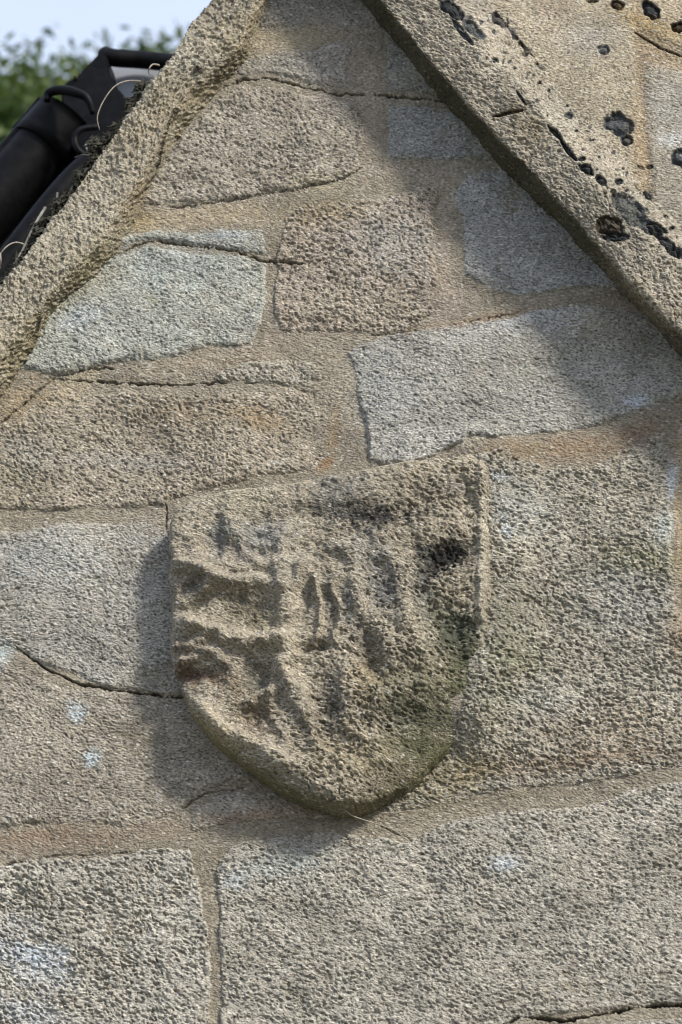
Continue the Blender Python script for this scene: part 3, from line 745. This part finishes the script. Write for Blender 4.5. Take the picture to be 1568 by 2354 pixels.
# cu, cv, ru, rv, angle, metres (+ raised, - hollow)
REL = [
    (1018, 1268, 62, 30, -22, -.015), (985, 1300, 30, 18, -40, -.012), (841, 1178, 75, 26, 0, -.008),
    (496, 1228, 24, 42, 0, -.007), (545, 1262, 60, 22, 10, -.010), (520, 1215, 14, 60, 0, .007), (585, 1220, 50, 40, 0, -.006),
    (470, 1318, 70, 12, 22, .012), (560, 1336, 50, 10, -4, .009), (452, 1352, 52, 38, 0, .006), (440, 1345, 34, 11, -24, -.009), (468, 1372, 36, 10, -28, -.008), (452, 1392, 30, 8, -22, -.005),
    (578, 1402, 66, 42, 22, -.012), (440, 1430, 34, 14, 20, .008), (500, 1462, 80, 14, 22, .013), (600, 1470, 60, 12, -12, .010),
    (428, 1478, 30, 9, 8, -.005), (440, 1508, 34, 9, 5, -.006), (436, 1490, 44, 30, 5, .007), (450, 1550, 56, 20, 4, -.010), (500, 1510, 30, 12, 20, .010),
    (588, 1548, 30, 32, 0, -.013), (540, 1562, 16, 30, 0, .006), (576, 1642, 42, 44, -20, -.014), (600, 1596, 50, 12, -25, .010), (660, 1560, 16, 60, -25, .012), (700, 1620, 12, 50, -12, .007),
    (655, 1380, 20, 80, 6, .004), (690, 1320, 12, 40, 25, .010), (704, 1392, 14, 58, 10, -.005), (757, 1380, 13, 60, -3, -.005), (797, 1392, 14, 54, -4, -.004),
    (822, 1350, 14, 90, -12, .008), (800, 1260, 40, 18, 0, .008), (876, 1345, 34, 50, 0, -.012), (850, 1300, 50, 14, 0, -.006), (716, 1488, 34, 14, -12, -.013), (740, 1478, 12, 14, 0, -.008), (690, 1510, 40, 10, -10, .007),
    (840, 1462, 20, 46, -10, -.012), (858, 1520, 24, 40, -12, -.011), (754, 1630, 26, 52, -6, -.009), (720, 1680, 40, 20, 0, -.006), (795, 1560, 20, 60, -4, .008), (850, 1600, 30, 40, 0, .007),
    (970, 1370, 20, 50, 0, -.010), (1045, 1440, 44, 34, 20, -.010), (1050, 1500, 36, 18, 0, -.012), (960, 1470, 50, 40, 0, .006), (930, 1420, 30, 30, 0, .006), (1000, 1560, 40, 20, 0, .006),
    (981, 1630, 84, 24, -10, -.012), (900, 1640, 30, 30, 0, -.010), (1040, 1590, 40, 14, -30, -.010), (880, 1740, 60, 20, -20, .006), (940, 1540, 40, 14, -15, -.008), (640, 1740, 80, 16, 28, .010), (480, 1640, 60, 16, 46, .007), (560, 1700, 60, 14, 34, .006),
    (1000, 1110, 80, 40, -10, .006), (930, 1210, 60, 14, 0, .003), (700, 1150, 80, 20, -5, .005), (650, 1220, 40, 30, 0, .004), (900, 1260, 60, 14, 0, -.005), (1070, 1120, 12, 60, 0, -.004),
]
rel = np.zeros(U3.shape)
wu3 = 22 * (fbm(X3 * 26, Z3 * 26, 61, 4, .6) - .5); wv3 = 22 * (fbm(X3 * 26, Z3 * 26, 67, 4, .6) - .5)
for (cu, cv, ru, rv, ang, am) in REL:
    a = math.radians(ang)
    du = U3 + wu3 - cu; dv = V3 + wv3 - cv
    x = (du * math.cos(a) + dv * math.sin(a)) / ru; y = (-du * math.sin(a) + dv * math.cos(a)) / rv
    q = x * x + y * y
    rel += am * np.exp(-(q ** 1.1) * .8)
er = sstep(.42, .62, fbm(X3 * 13, Z3 * 13, 90, 4))
rid = sstep(0, 1, 1 - np.abs(U3 - 1104) / 16) * sstep(1560, 1450, V3) * sstep(1015, 1050, V3)
rough3 = lerp(.7, 1.9, sstep(620, 960, U3 + .5 * (V3 - 1400)))
for pts, wd, am in [([(648, 1230), (640, 1300), (655, 1380), (646, 1460), (668, 1540), (690, 1610), (735, 1700)], 24, .009),      # trunk of the worn beast
                    ([(640, 1345), (580, 1348), (520, 1338), (465, 1318), (412, 1300)], 15, .007), ([(470, 1324), (430, 1338), (404, 1352)], 9, .006), ([(490, 1338), (452, 1366), (424, 1384)], 9, .006),   # upper limb and paw
                    ([(640, 1475), (575, 1466), (510, 1448), (450, 1438), (404, 1430)], 19, .008), ([(500, 1456), (450, 1480), (405, 1490)], 10, .007), ([(510, 1476), (462, 1512), (420, 1520)], 11, .008),   # lower limb and paw
                    ([(726, 1326), (700, 1350), (692, 1420), (706, 1478)], 8, .0), ([(728, 1330), (738, 1380), (736, 1440), (722, 1480)], 8, .008), ([(728, 1330), (768, 1350), (778, 1420), (770, 1470)], 7, .006),     # thin loop
                    ([(664, 1500), (620, 1560), (624, 1640), (650, 1700)], 13, .006), ([(860, 1230), (905, 1300), (930, 1400), (960, 1480)], 22, .006), ([(540, 1200), (548, 1250), (590, 1300)], 12, .006)]:
    dd = seg_dist(U3 + wu3 * 1.2, V3 + wv3 * 1.2, pts)
    rel += am * np.exp(-(dd / wd) ** 2) * (1 - .5 * sstep(.5, .7, fbm(X3 * 18, Z3 * 18, 97, 3)))
h3 = D0 + rel * .92 + .010 * (fbm(X3 * 12, Z3 * 12, 91, 4) - .5) + .009 * (fbm(X3 * 40, Z3 * 44, 92, 4, .6) - .5) + grain(X3, Z3, 1.0, 960, 1.0, -15) * rough3 - .006 * er + .006 * rid
h3 = h3 + .010 * sstep(700, 400, U3) * 0 - .008 * sstep(1300, 1000, V3)
# rounded arris then steep side; the lower right corner is worn and buried in mortar
t3 = np.clip(d3 / 30.0, -1, 1)
rnd = np.sqrt(np.clip(1 - (1 - np.clip(t3, 0, 1)) ** 2, 0, 1))
worn = sstep(1420, 1700, V3 + .5 * (U3 - 1000)) * sstep(760, 960, U3)
edge3 = sstep(-5, 1.5, d3)
hside = lerp(-.02, 1.0, edge3)
h3 = h3 - .022 * sstep(850, 1115, U3)
h3 = (h3 - lerp(.018, .030, worn) * (1 - rnd)) * np.clip(hside, 0, 1) - .02 * (1 - np.clip(edge3, 0, 1))
h3 = h3 * (1 - worn * .72 * sstep(170, 10, d3 + 60 * (fbm(X3 * 22, Z3 * 22, 33, 3) - .5))) + worn * .002
c3 = np.ones(U3.shape + (3,)) * np.array((.345, .302, .232))
c3 = c3 * (1 + .35 * (fbm(X3 * 10, Z3 * 10, 93, 4) - .5)[..., None])
SHIELD_TONES = [(1075, 1490, 44, 110, 0, (.12, .125, .075), .6), (950, 1690, 120, 60, -30, (.11, .11, .065), .65), (880, 1600, 60, 40, 0, (.10, .10, .08), .5), (1010, 1400, 50, 60, 0, (.16, .16, .10), .5), (845, 1180, 90, 30, 0, (.02, .02, .02), 1.0), (760, 1150, 60, 40, 0, (.10, .10, .09), .6), (1018, 1262, 74, 34, -22, (.012, .012, .012), 1.0), (985, 1300, 40, 22, -35, (.022, .022, .02), .9), (1030, 1110, 60, 24, 0, (.17, .16, .135), .5), (780, 1110, 60, 30, 0, (.20, .20, .19), .6),  # worn stains, with hollow shade and ridge light put into the colour
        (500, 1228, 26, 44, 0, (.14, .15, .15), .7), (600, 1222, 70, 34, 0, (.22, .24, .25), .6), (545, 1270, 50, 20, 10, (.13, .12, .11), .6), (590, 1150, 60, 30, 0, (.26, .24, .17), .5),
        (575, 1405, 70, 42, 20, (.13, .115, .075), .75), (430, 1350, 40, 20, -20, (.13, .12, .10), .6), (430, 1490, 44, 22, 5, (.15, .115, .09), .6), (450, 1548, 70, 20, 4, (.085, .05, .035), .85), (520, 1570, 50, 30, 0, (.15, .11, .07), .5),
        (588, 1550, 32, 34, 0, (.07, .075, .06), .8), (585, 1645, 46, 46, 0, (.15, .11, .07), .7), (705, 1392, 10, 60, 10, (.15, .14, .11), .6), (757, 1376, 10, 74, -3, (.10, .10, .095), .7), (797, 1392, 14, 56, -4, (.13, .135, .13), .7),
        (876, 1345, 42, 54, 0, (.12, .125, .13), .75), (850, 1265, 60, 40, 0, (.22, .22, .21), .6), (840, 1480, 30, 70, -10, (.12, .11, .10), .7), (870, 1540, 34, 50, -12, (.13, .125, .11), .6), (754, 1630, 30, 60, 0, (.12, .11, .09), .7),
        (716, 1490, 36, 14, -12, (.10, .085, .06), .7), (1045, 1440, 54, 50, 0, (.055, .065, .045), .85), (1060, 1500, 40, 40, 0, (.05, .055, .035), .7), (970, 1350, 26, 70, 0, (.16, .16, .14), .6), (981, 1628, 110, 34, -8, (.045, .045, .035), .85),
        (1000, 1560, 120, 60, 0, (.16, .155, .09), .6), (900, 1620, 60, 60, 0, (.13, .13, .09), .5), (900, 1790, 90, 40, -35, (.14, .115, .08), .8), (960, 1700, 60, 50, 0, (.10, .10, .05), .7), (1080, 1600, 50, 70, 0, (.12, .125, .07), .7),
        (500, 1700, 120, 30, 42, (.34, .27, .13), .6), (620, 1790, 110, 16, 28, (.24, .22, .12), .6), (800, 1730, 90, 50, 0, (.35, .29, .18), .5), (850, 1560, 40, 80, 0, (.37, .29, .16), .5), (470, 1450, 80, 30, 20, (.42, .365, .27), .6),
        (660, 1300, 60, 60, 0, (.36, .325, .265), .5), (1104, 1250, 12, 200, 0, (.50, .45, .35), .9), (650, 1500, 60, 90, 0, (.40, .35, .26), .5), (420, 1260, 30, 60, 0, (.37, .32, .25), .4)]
c3 = stain(U3, V3, c3, SHIELD_TONES, 37, .6)
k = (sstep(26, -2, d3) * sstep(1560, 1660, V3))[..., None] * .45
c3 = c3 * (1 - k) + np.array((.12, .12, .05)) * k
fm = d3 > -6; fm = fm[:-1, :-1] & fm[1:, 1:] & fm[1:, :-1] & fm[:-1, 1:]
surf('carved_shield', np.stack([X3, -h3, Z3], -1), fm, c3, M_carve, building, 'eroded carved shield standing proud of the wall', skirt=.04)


# ------------------------------------------------------------------ tubes for gutter, stems, branches
def tube(pts, radii, seg=10, jit=0.0):
    pts = [Vector(p) for p in pts]; vs_, fs_ = [], []
    n = len(pts); prev = None
    for i, p in enumerate(pts):
        t = (pts[min(i + 1, n - 1)] - pts[max(i - 1, 0)]).normalized()
        if prev is None:
            a = t.orthogonal().normalized()
        else:
            a = (prev - t * prev.dot(t)).normalized()
        prev = a; b = t.cross(a)
        r = radii[i] if hasattr(radii, '__len__') else radii
        for k in range(seg):
            an = 2 * math.pi * k / seg
            q = 1 + random.uniform(-jit, jit)
            vs_.append(p + (a * math.cos(an) + b * math.sin(an)) * r * q)
    for i in range(n - 1):
        for k in range(seg):
            fs_.append((i * seg + k, i * seg + (k + 1) % seg, (i + 1) * seg + (k + 1) % seg, (i + 1) * seg + k))
    c0 = len(vs_); vs_.append(pts[0]); vs_.append(pts[-1])
    for k in range(seg):
        fs_.append((c0, (k + 1) % seg, k)); fs_.append((c0 + 1, (n - 1) * seg + k, (n - 1) * seg + (k + 1) % seg))
    return vs_, fs_


def py_mesh(name, vs_, fs_, mat, parent=None, label=None, smooth=True):
    me = bpy.data.meshes.new(name); me.from_pydata([tuple(v) for v in vs_], [], fs_)
    me.polygons.foreach_set('use_smooth', [smooth] * len(me.polygons))
    me.update()
    return link(name, me, mat, parent, label)


def curve_pts(ctrl, n=24):
    """Catmull-Rom through control points"""
    P_ = [Vector(c) for c in ctrl]; P_ = [P_[0] * 2 - P_[1]] + P_ + [P_[-1] * 2 - P_[-2]]
    out = []
    segs = len(P_) - 3
    for i in range(segs):
        for k in range(n // segs + 1):
            t = k / (n // segs + 1)
            a, b, c, d = P_[i:i + 4]
            out.append(.5 * ((2 * b) + (c - a) * t + (2 * a - 5 * b + 4 * c - d) * t * t + (3 * b - a - 3 * c + d) * t ** 3))
    out.append(P_[-2]); return out


# ---------------- black gutter on the lower roof behind
GD = -.42                 # stands this far behind the wall face
g0 = PV(150, 302, GD); g1 = PV(-370, 912, GD + .02)
gut = empty('roof_gutter', g0, 'black plastic half round gutter with brackets behind the left coping', 'gutter')
ax = (g1 - g0).normalized()
view = (g0 - CAM).normalized()
side = ax.cross(view).normalized()           # across the gutter in the picture
if side.z < 0: side = -side                  # towards the sky
face = side.cross(ax).normalized()
if face.dot(view) > 0: face = -face          # towards the camera


def halfpipe(a, b, r, th, a0, a1, n=28, nl=14, lip=0.0):
    """thick curved channel between a and b; angles measured from 'side' round by 'face'"""
    vs_, fs_ = [], []
    prof = []
    for k in range(n + 1):
        t = a0 + (a1 - a0) * k / n
        prof.append((math.cos(t) * r, math.sin(t) * r))
    if lip > 0:
        c0 = prof[0]
        for k in range(1, 7):
            t = math.pi * k / 6
            prof.insert(0, (c0[0] + lip * (math.cos(t) - 1) * -1 * .0 + lip * math.sin(t) * .9, c0[1] - lip * (1 - math.cos(t))))
    m = len(prof)
    inner = [(x * (1 - th / r), y * (1 - th / r)) for x, y in prof]
    loop = prof + inner[::-1]; M_ = len(loop)
    for i in range(nl + 1):
        p = a.lerp(b, i / nl)
        for (x, y) in loop: vs_.append(p + side * x + face * y)
    for i in range(nl):
        for k in range(M_):
            fs_.append((i * M_ + k, i * M_ + (k + 1) % M_, (i + 1) * M_ + (k + 1) % M_, (i + 1) * M_ + k))
    for i in (0, nl):
        for k in range(m - 1):
            fs_.append((i * M_ + k, i * M_ + k + 1, i * M_ + M_ - 2 - k, i * M_ + M_ - 1 - k))
    return vs_, fs_


r_g = .052
v_, f_ = halfpipe(g0 + side * .012, g1 + side * .012, r_g, .004, math.radians(8), math.radians(175), lip=.010)
py_mesh('gutter_channel', v_, f_, M_plastic, gut)
# union bracket round the channel with a hooked clip
b0 = g0 - ax * .02 + side * .012; b1 = g0 + ax * .055 + side * .012
v_, f_ = halfpipe(b0, b1, r_g + .007, .006, math.radians(-8), math.radians(178), nl=4, lip=.006)
br = py_mesh('union_bracket', v_, f_, M_plastic, gut)
v_, f_ = tube(curve_pts([PV(214, 262, GD + .09), PV(200, 226, GD + .10), PV(170, 212, GD + .10), PV(138, 207, GD + .09), PV(112, 214, GD + .08), PV(108, 232, GD + .08)], 24), [.0045 + .0045 * abs(math.sin(k / 28 * math.pi)) for k in range(40)], 12)
py_mesh('clip', v_, f_, M_plastic, br)
v_, f_ = tube(curve_pts([PV(224, 292, GD + .1), PV(186, 298, GD + .11), PV(172, 320, GD + .11), PV(180, 345, GD + .11), PV(204, 362, GD + .1)], 24), .0055, 12)
py_mesh('clip', v_, f_, M_plastic, br)
# angle piece: sloping upper body and the run that turns right behind the coping
body = [PV(u, v, GD + .03) for u, v in [(231, 117), (246, 128), (252, 168), (268, 200), (292, 226), (330, 250), (330, 330), (240, 420), (190, 380), (150, 300), (140, 212), (150, 188), (176, 176), (184, 166)]]
solid_poly('angle_piece', body, (0, .12, 0), M_plastic, gut, bevel=.003)
rim_c = [PV(238, 126, GD), PV(262, 133, GD + .01), PV(320, 137, GD), PV(380, 143, GD), PV(470, 152, GD)]
v_, f_ = tube(curve_pts(rim_c, 24), [.013] + [.0165] * 60, 18)
py_mesh('rolled_rim', v_, f_, M_plastic, gut)
brd = [PV(u, v, GD - .03) for u, v in [(246, 150), (420, 158), (420, 300), (330, 300), (230, 240)]]  # pale sheet: sky light on the gutter inside put into its colour
solid_poly('lit_gutter_inside', brd, (0, .012, 0), M_grey, gut, 'sky-lit inside of the gutter corner, its light painted pale grey')
sm_ = [PV(u, v, GD + .11) for u, v in [(195, 333), (205, 325), (258, 308), (262, 340), (222, 360), (206, 358), (202, 348)]]
solid_poly('offcut_panel', sm_, (0, .01, 0), M_grey, gut, 'small pale grey corner beside the coping')
# lower tube below the channel
v_, f_ = tube(curve_pts([PV(232, 366, GD + .12), PV(196, 388, GD + .12), PV(130, 458, GD + .13), PV(20, 600, GD + .14), PV(-250, 960, GD + .16)], 20), [.019] + [.0235] * 40, 20)
py_mesh('lower_pipe', v_, f_, M_plastic, gut)
dk = [PV(u, v, GD - .02) for u, v in [(210, 300), (300, 300), (240, 430), (60, 720), (-300, 1300), (-420, 1200), (-200, 800), (60, 480)]]
solid_poly('fascia_board', dk, (0, .02, 0), M_plastic, gut)
# broken edge scraps on the upper side
vs_, fs_ = [], []
for k in range(26):
    q = random.random(); p = PV(146 + q * 40 + random.uniform(-3, 5), 204 - q * 38 + random.uniform(-2, 6), GD + .03) + Vector((0, random.uniform(-.004, .05), 0))
    r = random.uniform(.003, .008); n0 = len(vs_)
    for d in ((1, 0, 0), (-1, 0, 0), (0, 1, 0), (0, -1, 0), (0, 0, 1), (0, 0, -1)):
        vs_.append(p + Vector(d) * r * random.uniform(.5, 1.3))
    for a, b, c in ((0, 2, 4), (2, 1, 4), (1, 3, 4), (3, 0, 4), (2, 0, 5), (1, 2, 5), (3, 1, 5), (0, 3, 5)): fs_.append((n0 + a, n0 + b, n0 + c))
tag(py_mesh('moss', vs_, fs_, M_moss, None, None), 'dark crumbs of moss on the gutter corner', 'moss', kind='stuff')

# ---------------- moss and debris along the outer edge of the left coping
vs_, fs_ = [], []
lo = L_OUT[5:12]
for k in range(5200):
    q = random.random()
    u = np.interp(q, np.linspace(0, 1, len(lo)), [p[0] for p in lo]); v = np.interp(q, np.linspace(0, 1, len(lo)), [p[1] for p in lo])
    fat = max(.35, .5 + .35 * math.sin(q * 23) + .35 * math.sin(q * 61))
    if fat < .1 and random.random() < .7: continue
    off = random.random() ** 1.2 * (10 + 26 * fat)
    p = PV(u - off * .78 + random.uniform(6, 14), v - off * .62 + random.uniform(4, 10), random.uniform(-.10, .02))
    l = random.uniform(.003, .012); w_ = random.uniform(.0015, .004)
    dr = Vector((random.gauss(-.6, .5), random.gauss(0, .5), random.gauss(-.7, .5))).normalized()
    sd = dr.orthogonal().normalized(); s2 = dr.cross(sd)
    n0 = len(vs_)
    vs_ += [p - dr * l, p + sd * w_, p + s2 * w_, p - sd * w_, p - s2 * w_, p + dr * l]
    for a, b in ((1, 2), (2, 3), (3, 4), (4, 1)): fs_ += [(n0, n0 + b, n0 + a), (n0 + 5, n0 + a, n0 + b)]
tag(py_mesh('moss', vs_, fs_, M_moss, None, None, False), 'dark moss and grit caught along the outer edge of the left coping', 'moss', kind='stuff')

# ---------------- dry stems
STEMS = [
    ('dry_grass_stem', [(342, 192, -.06), (316, 186, -.05), (288, 187, -.03), (262, 200, -.01), (238, 232, .0), (224, 268, .01), (229, 299, .01)], .0010, M_straw, 'arched dry grass stem in front of the black gutter corner', 'grass stem'),
    ('dry_grass_stem', [(66, 572, .0), (50, 560, .01), (32, 558, .02), (14, 568, .03), (0, 584, .03), (-20, 600, .03)], .0013, M_straw, 'short pale arched grass blade at the left edge', 'grass stem'),
    ('dry_grass_stem', [(1, 582, .03), (2, 600, .03), (1, 618, .02)], .0010, M_straw, 'tiny upright straw at the very left edge below the arched blade', 'grass stem'),
    ('twig', [(104, 478, -.02), (90, 500, .0), (72, 532, .01), (52, 574, .01), (36, 602, .01), (22, 640, .0)], .0022, M_twig, 'long pale grey twig leaning along the left coping', 'twig'),
    ('twig', [(132, 444, -.04), (130, 460, -.03), (123, 474, -.03), (124, 486, -.04)], .0016, M_twig, 'short bent twig sticking up from the moss above the long twig', 'twig'),
    ('twig', [(72, 566, .0), (60, 592, .0), (38, 606, .01), (30, 604, .01)], .0010, M_twig, 'thin side sprig below the long twig', 'twig'),
    ('dry_grass_stem', [(225, 366, -.02), (206, 358, -.01), (190, 356, -.01), (172, 362, -.02)], .0011, M_twig, 'thin grey straw lying across the lower pipe', 'grass stem'),
    ('dry_grass_stem', [(366, 150, -.03), (352, 148, -.01), (344, 156, .0), (342, 168, -.01), (352, 174, -.03)], .0012, M_straw, 'small curled straw at the coping edge by the gutter corner', 'grass stem'),
    ('dry_grass_stem', [(700, 1828, .045), (742, 1846, .03), (770, 1850, .028), (792, 1862, .026), (812, 1876, .022), (850, 1889, .021), (880, 1898, .020), (912, 1912, .018), (935, 1930, .014)], .0011, M_straw, 'fine straw trailing from the bottom tip of the shield', 'grass stem'),
]
for nm, pts, r, mt, lab, cat in STEMS:
    cp = curve_pts([PV(u, v, d) for u, v, d in pts], 30)
    n = len(cp)
    v_, f_ = tube(cp, [r * (1.15 - .7 * k / n) for k in range(n)], 8, .12)
    tag(py_mesh(nm, v_, f_, mt), lab, cat, 'dry grass stems caught on the stonework' if cat == 'grass stem' else 'twigs beside the left coping')

# ------------------------------------------------------------------ ground, out of view, put in for light bounced up onto the wall
gme = bpy.data.meshes.new('ground')
N_ = 60
gx = np.linspace(-1, 1, N_); gx = np.sign(gx) * np.abs(gx) ** 2.2 * 1500
GX, GY = np.meshgrid(gx, gx, indexing='ij')
gz = .5 * (fbm(GX / 30 + 50, GY / 30 + 50, 2, 3) - .5) * np.clip(np.hypot(GX, GY) / 20, 0, 1)
idx = np.arange(N_ * N_).reshape(N_, N_)
gme = new_mesh('ground', np.stack([GX, GY, gz], -1).reshape(-1, 3), np.stack([idx[:-1, :-1], idx[1:, :-1], idx[1:, 1:], idx[:-1, 1:]], -1).reshape(-1, 4))
tag(link('ground', gme, M_ground), None, None, kind='structure')


# ------------------------------------------------------------------ trees
def leaf_material():
    m, t, b = mat_nodes('leaves')
    N = t.nodes.new; L = t.links.new
    gi = N('ShaderNodeTexCoord'); n = N('ShaderNodeTexNoise'); n.inputs['Scale'].default_value = 3.2; n.inputs['Detail'].default_value = 4
    L(gi.outputs['Object'], n.inputs['Vector'])
    cr = N('ShaderNodeValToRGB'); e = cr.color_ramp.elements
    e[0].position = .3; e[0].color = (.035, .065, .015, 1); e[1].position = .72; e[1].color = (.15, .17, .04, 1)
    x = cr.color_ramp.elements.new(.5); x.color = (.075, .12, .028, 1)
    L(n.outputs['Fac'], cr.inputs[0]); L(cr.outputs[0], b.inputs['Base Color'])
    b.inputs['Roughness'].default_value = .6
    tr = N('ShaderNodeBsdfTranslucent'); L(cr.outputs[0], tr.inputs[0])
    ms = N('ShaderNodeMixShader'); ms.inputs[0].default_value = .35
    L(b.outputs[0], ms.inputs[1]); L(tr.outputs[0], ms.inputs[2]); L(ms.outputs[0], t.nodes['Material Output'].inputs[0])
    return m


M_leaf = leaf_material()


def tree(u, v, dist, rad, nclump, lab, seed):
    """top of crown seen near drawing point (u, v) at this distance"""
    rd = random.Random(seed)
    d = Vector(ray(np.array(float(u)), np.array(float(v))).tolist()).normalized()
    top = CAM + d * dist - Vector((0, 0, .35))
    cen = top - Vector((0, 0, rad * .95))
    base = Vector((cen.x, cen.y, 0))
    t = empty('tree', base, lab, 'tree', 'trees beyond the gable')
    tk = [base, base.lerp(cen, .35) + Vector((.15, .1, 0)), base.lerp(cen, .7) + Vector((-.1, .1, 0)), cen]
    v_, f_ = tube(curve_pts(tk, 18), [.22 - .17 * k / 24 for k in range(30)], 12, .06)
    for k in range(12):
        a = rd.uniform(0, 6.28); z0 = cen - Vector((0, 0, rad * rd.uniform(.1, 1.1)))
        e = z0 + Vector((math.cos(a), math.sin(a), rd.uniform(.4, 1.2))) * rad * .75
        b_, g_ = tube(curve_pts([z0, z0.lerp(e, .5) + Vector((0, 0, -.1)), e], 8), [.07 - .055 * q / 12 for q in range(14)], 7)
        n0 = len(v_); v_ += b_; f_ += [tuple(i + n0 for i in q) for q in g_]
    py_mesh('trunk', v_, f_, M_bark, t)
    vs_, fs_ = [], []
    for c in range(nclump):
        z = rd.uniform(-.8, 1) if rd.random() < .3 else rd.uniform(.5, 1); a = rd.uniform(0, 6.283); rr = math.sqrt(max(0, 1 - z * z)); q = rd.uniform(.7, 1.0)
        cc = cen + Vector((rr * math.cos(a), rr * math.sin(a), z)) * rad * q
        cr_ = rd.uniform(.10, .24)
        for l in range(85):
            p = cc + Vector((rd.gauss(0, 1), rd.gauss(0, 1), rd.gauss(0, .9))) * cr_ * .55
            n = Vector((rd.gauss(0, 1), rd.gauss(0, 1), rd.gauss(.6, 1))).normalized()
            x = n.orthogonal().normalized(); x.rotate(Matrix.Rotation(rd.uniform(0, 6.28), 3, n)); y = n.cross(x)
            s = rd.uniform(.018, .036); n0 = len(vs_)
            vs_ += [p - x * s, p + y * s * .5, p + x * s * 1.1, p - y * s * .5]
            fs_.append((n0, n0 + 1, n0 + 2, n0 + 3))
    me = new_mesh('crown', [tuple(q) for q in vs_], fs_, None, False)
    link('crown', me, M_leaf, t)
    return t


tree(10, 200, 13.5, 1.5, 900, 'blurred bright green tree at the left edge beyond the gutter', 4)
tree(120, 265, 15.5, 1.2, 700, 'blurred green tree just left of the gutter corner', 9)
tree(510, 130, 14.5, 1.3, 700, 'blurred green tree rising behind the left coping', 15)
print('faces', sum(len(o.data.polygons) for o in scene.objects if o.type == 'MESH'))
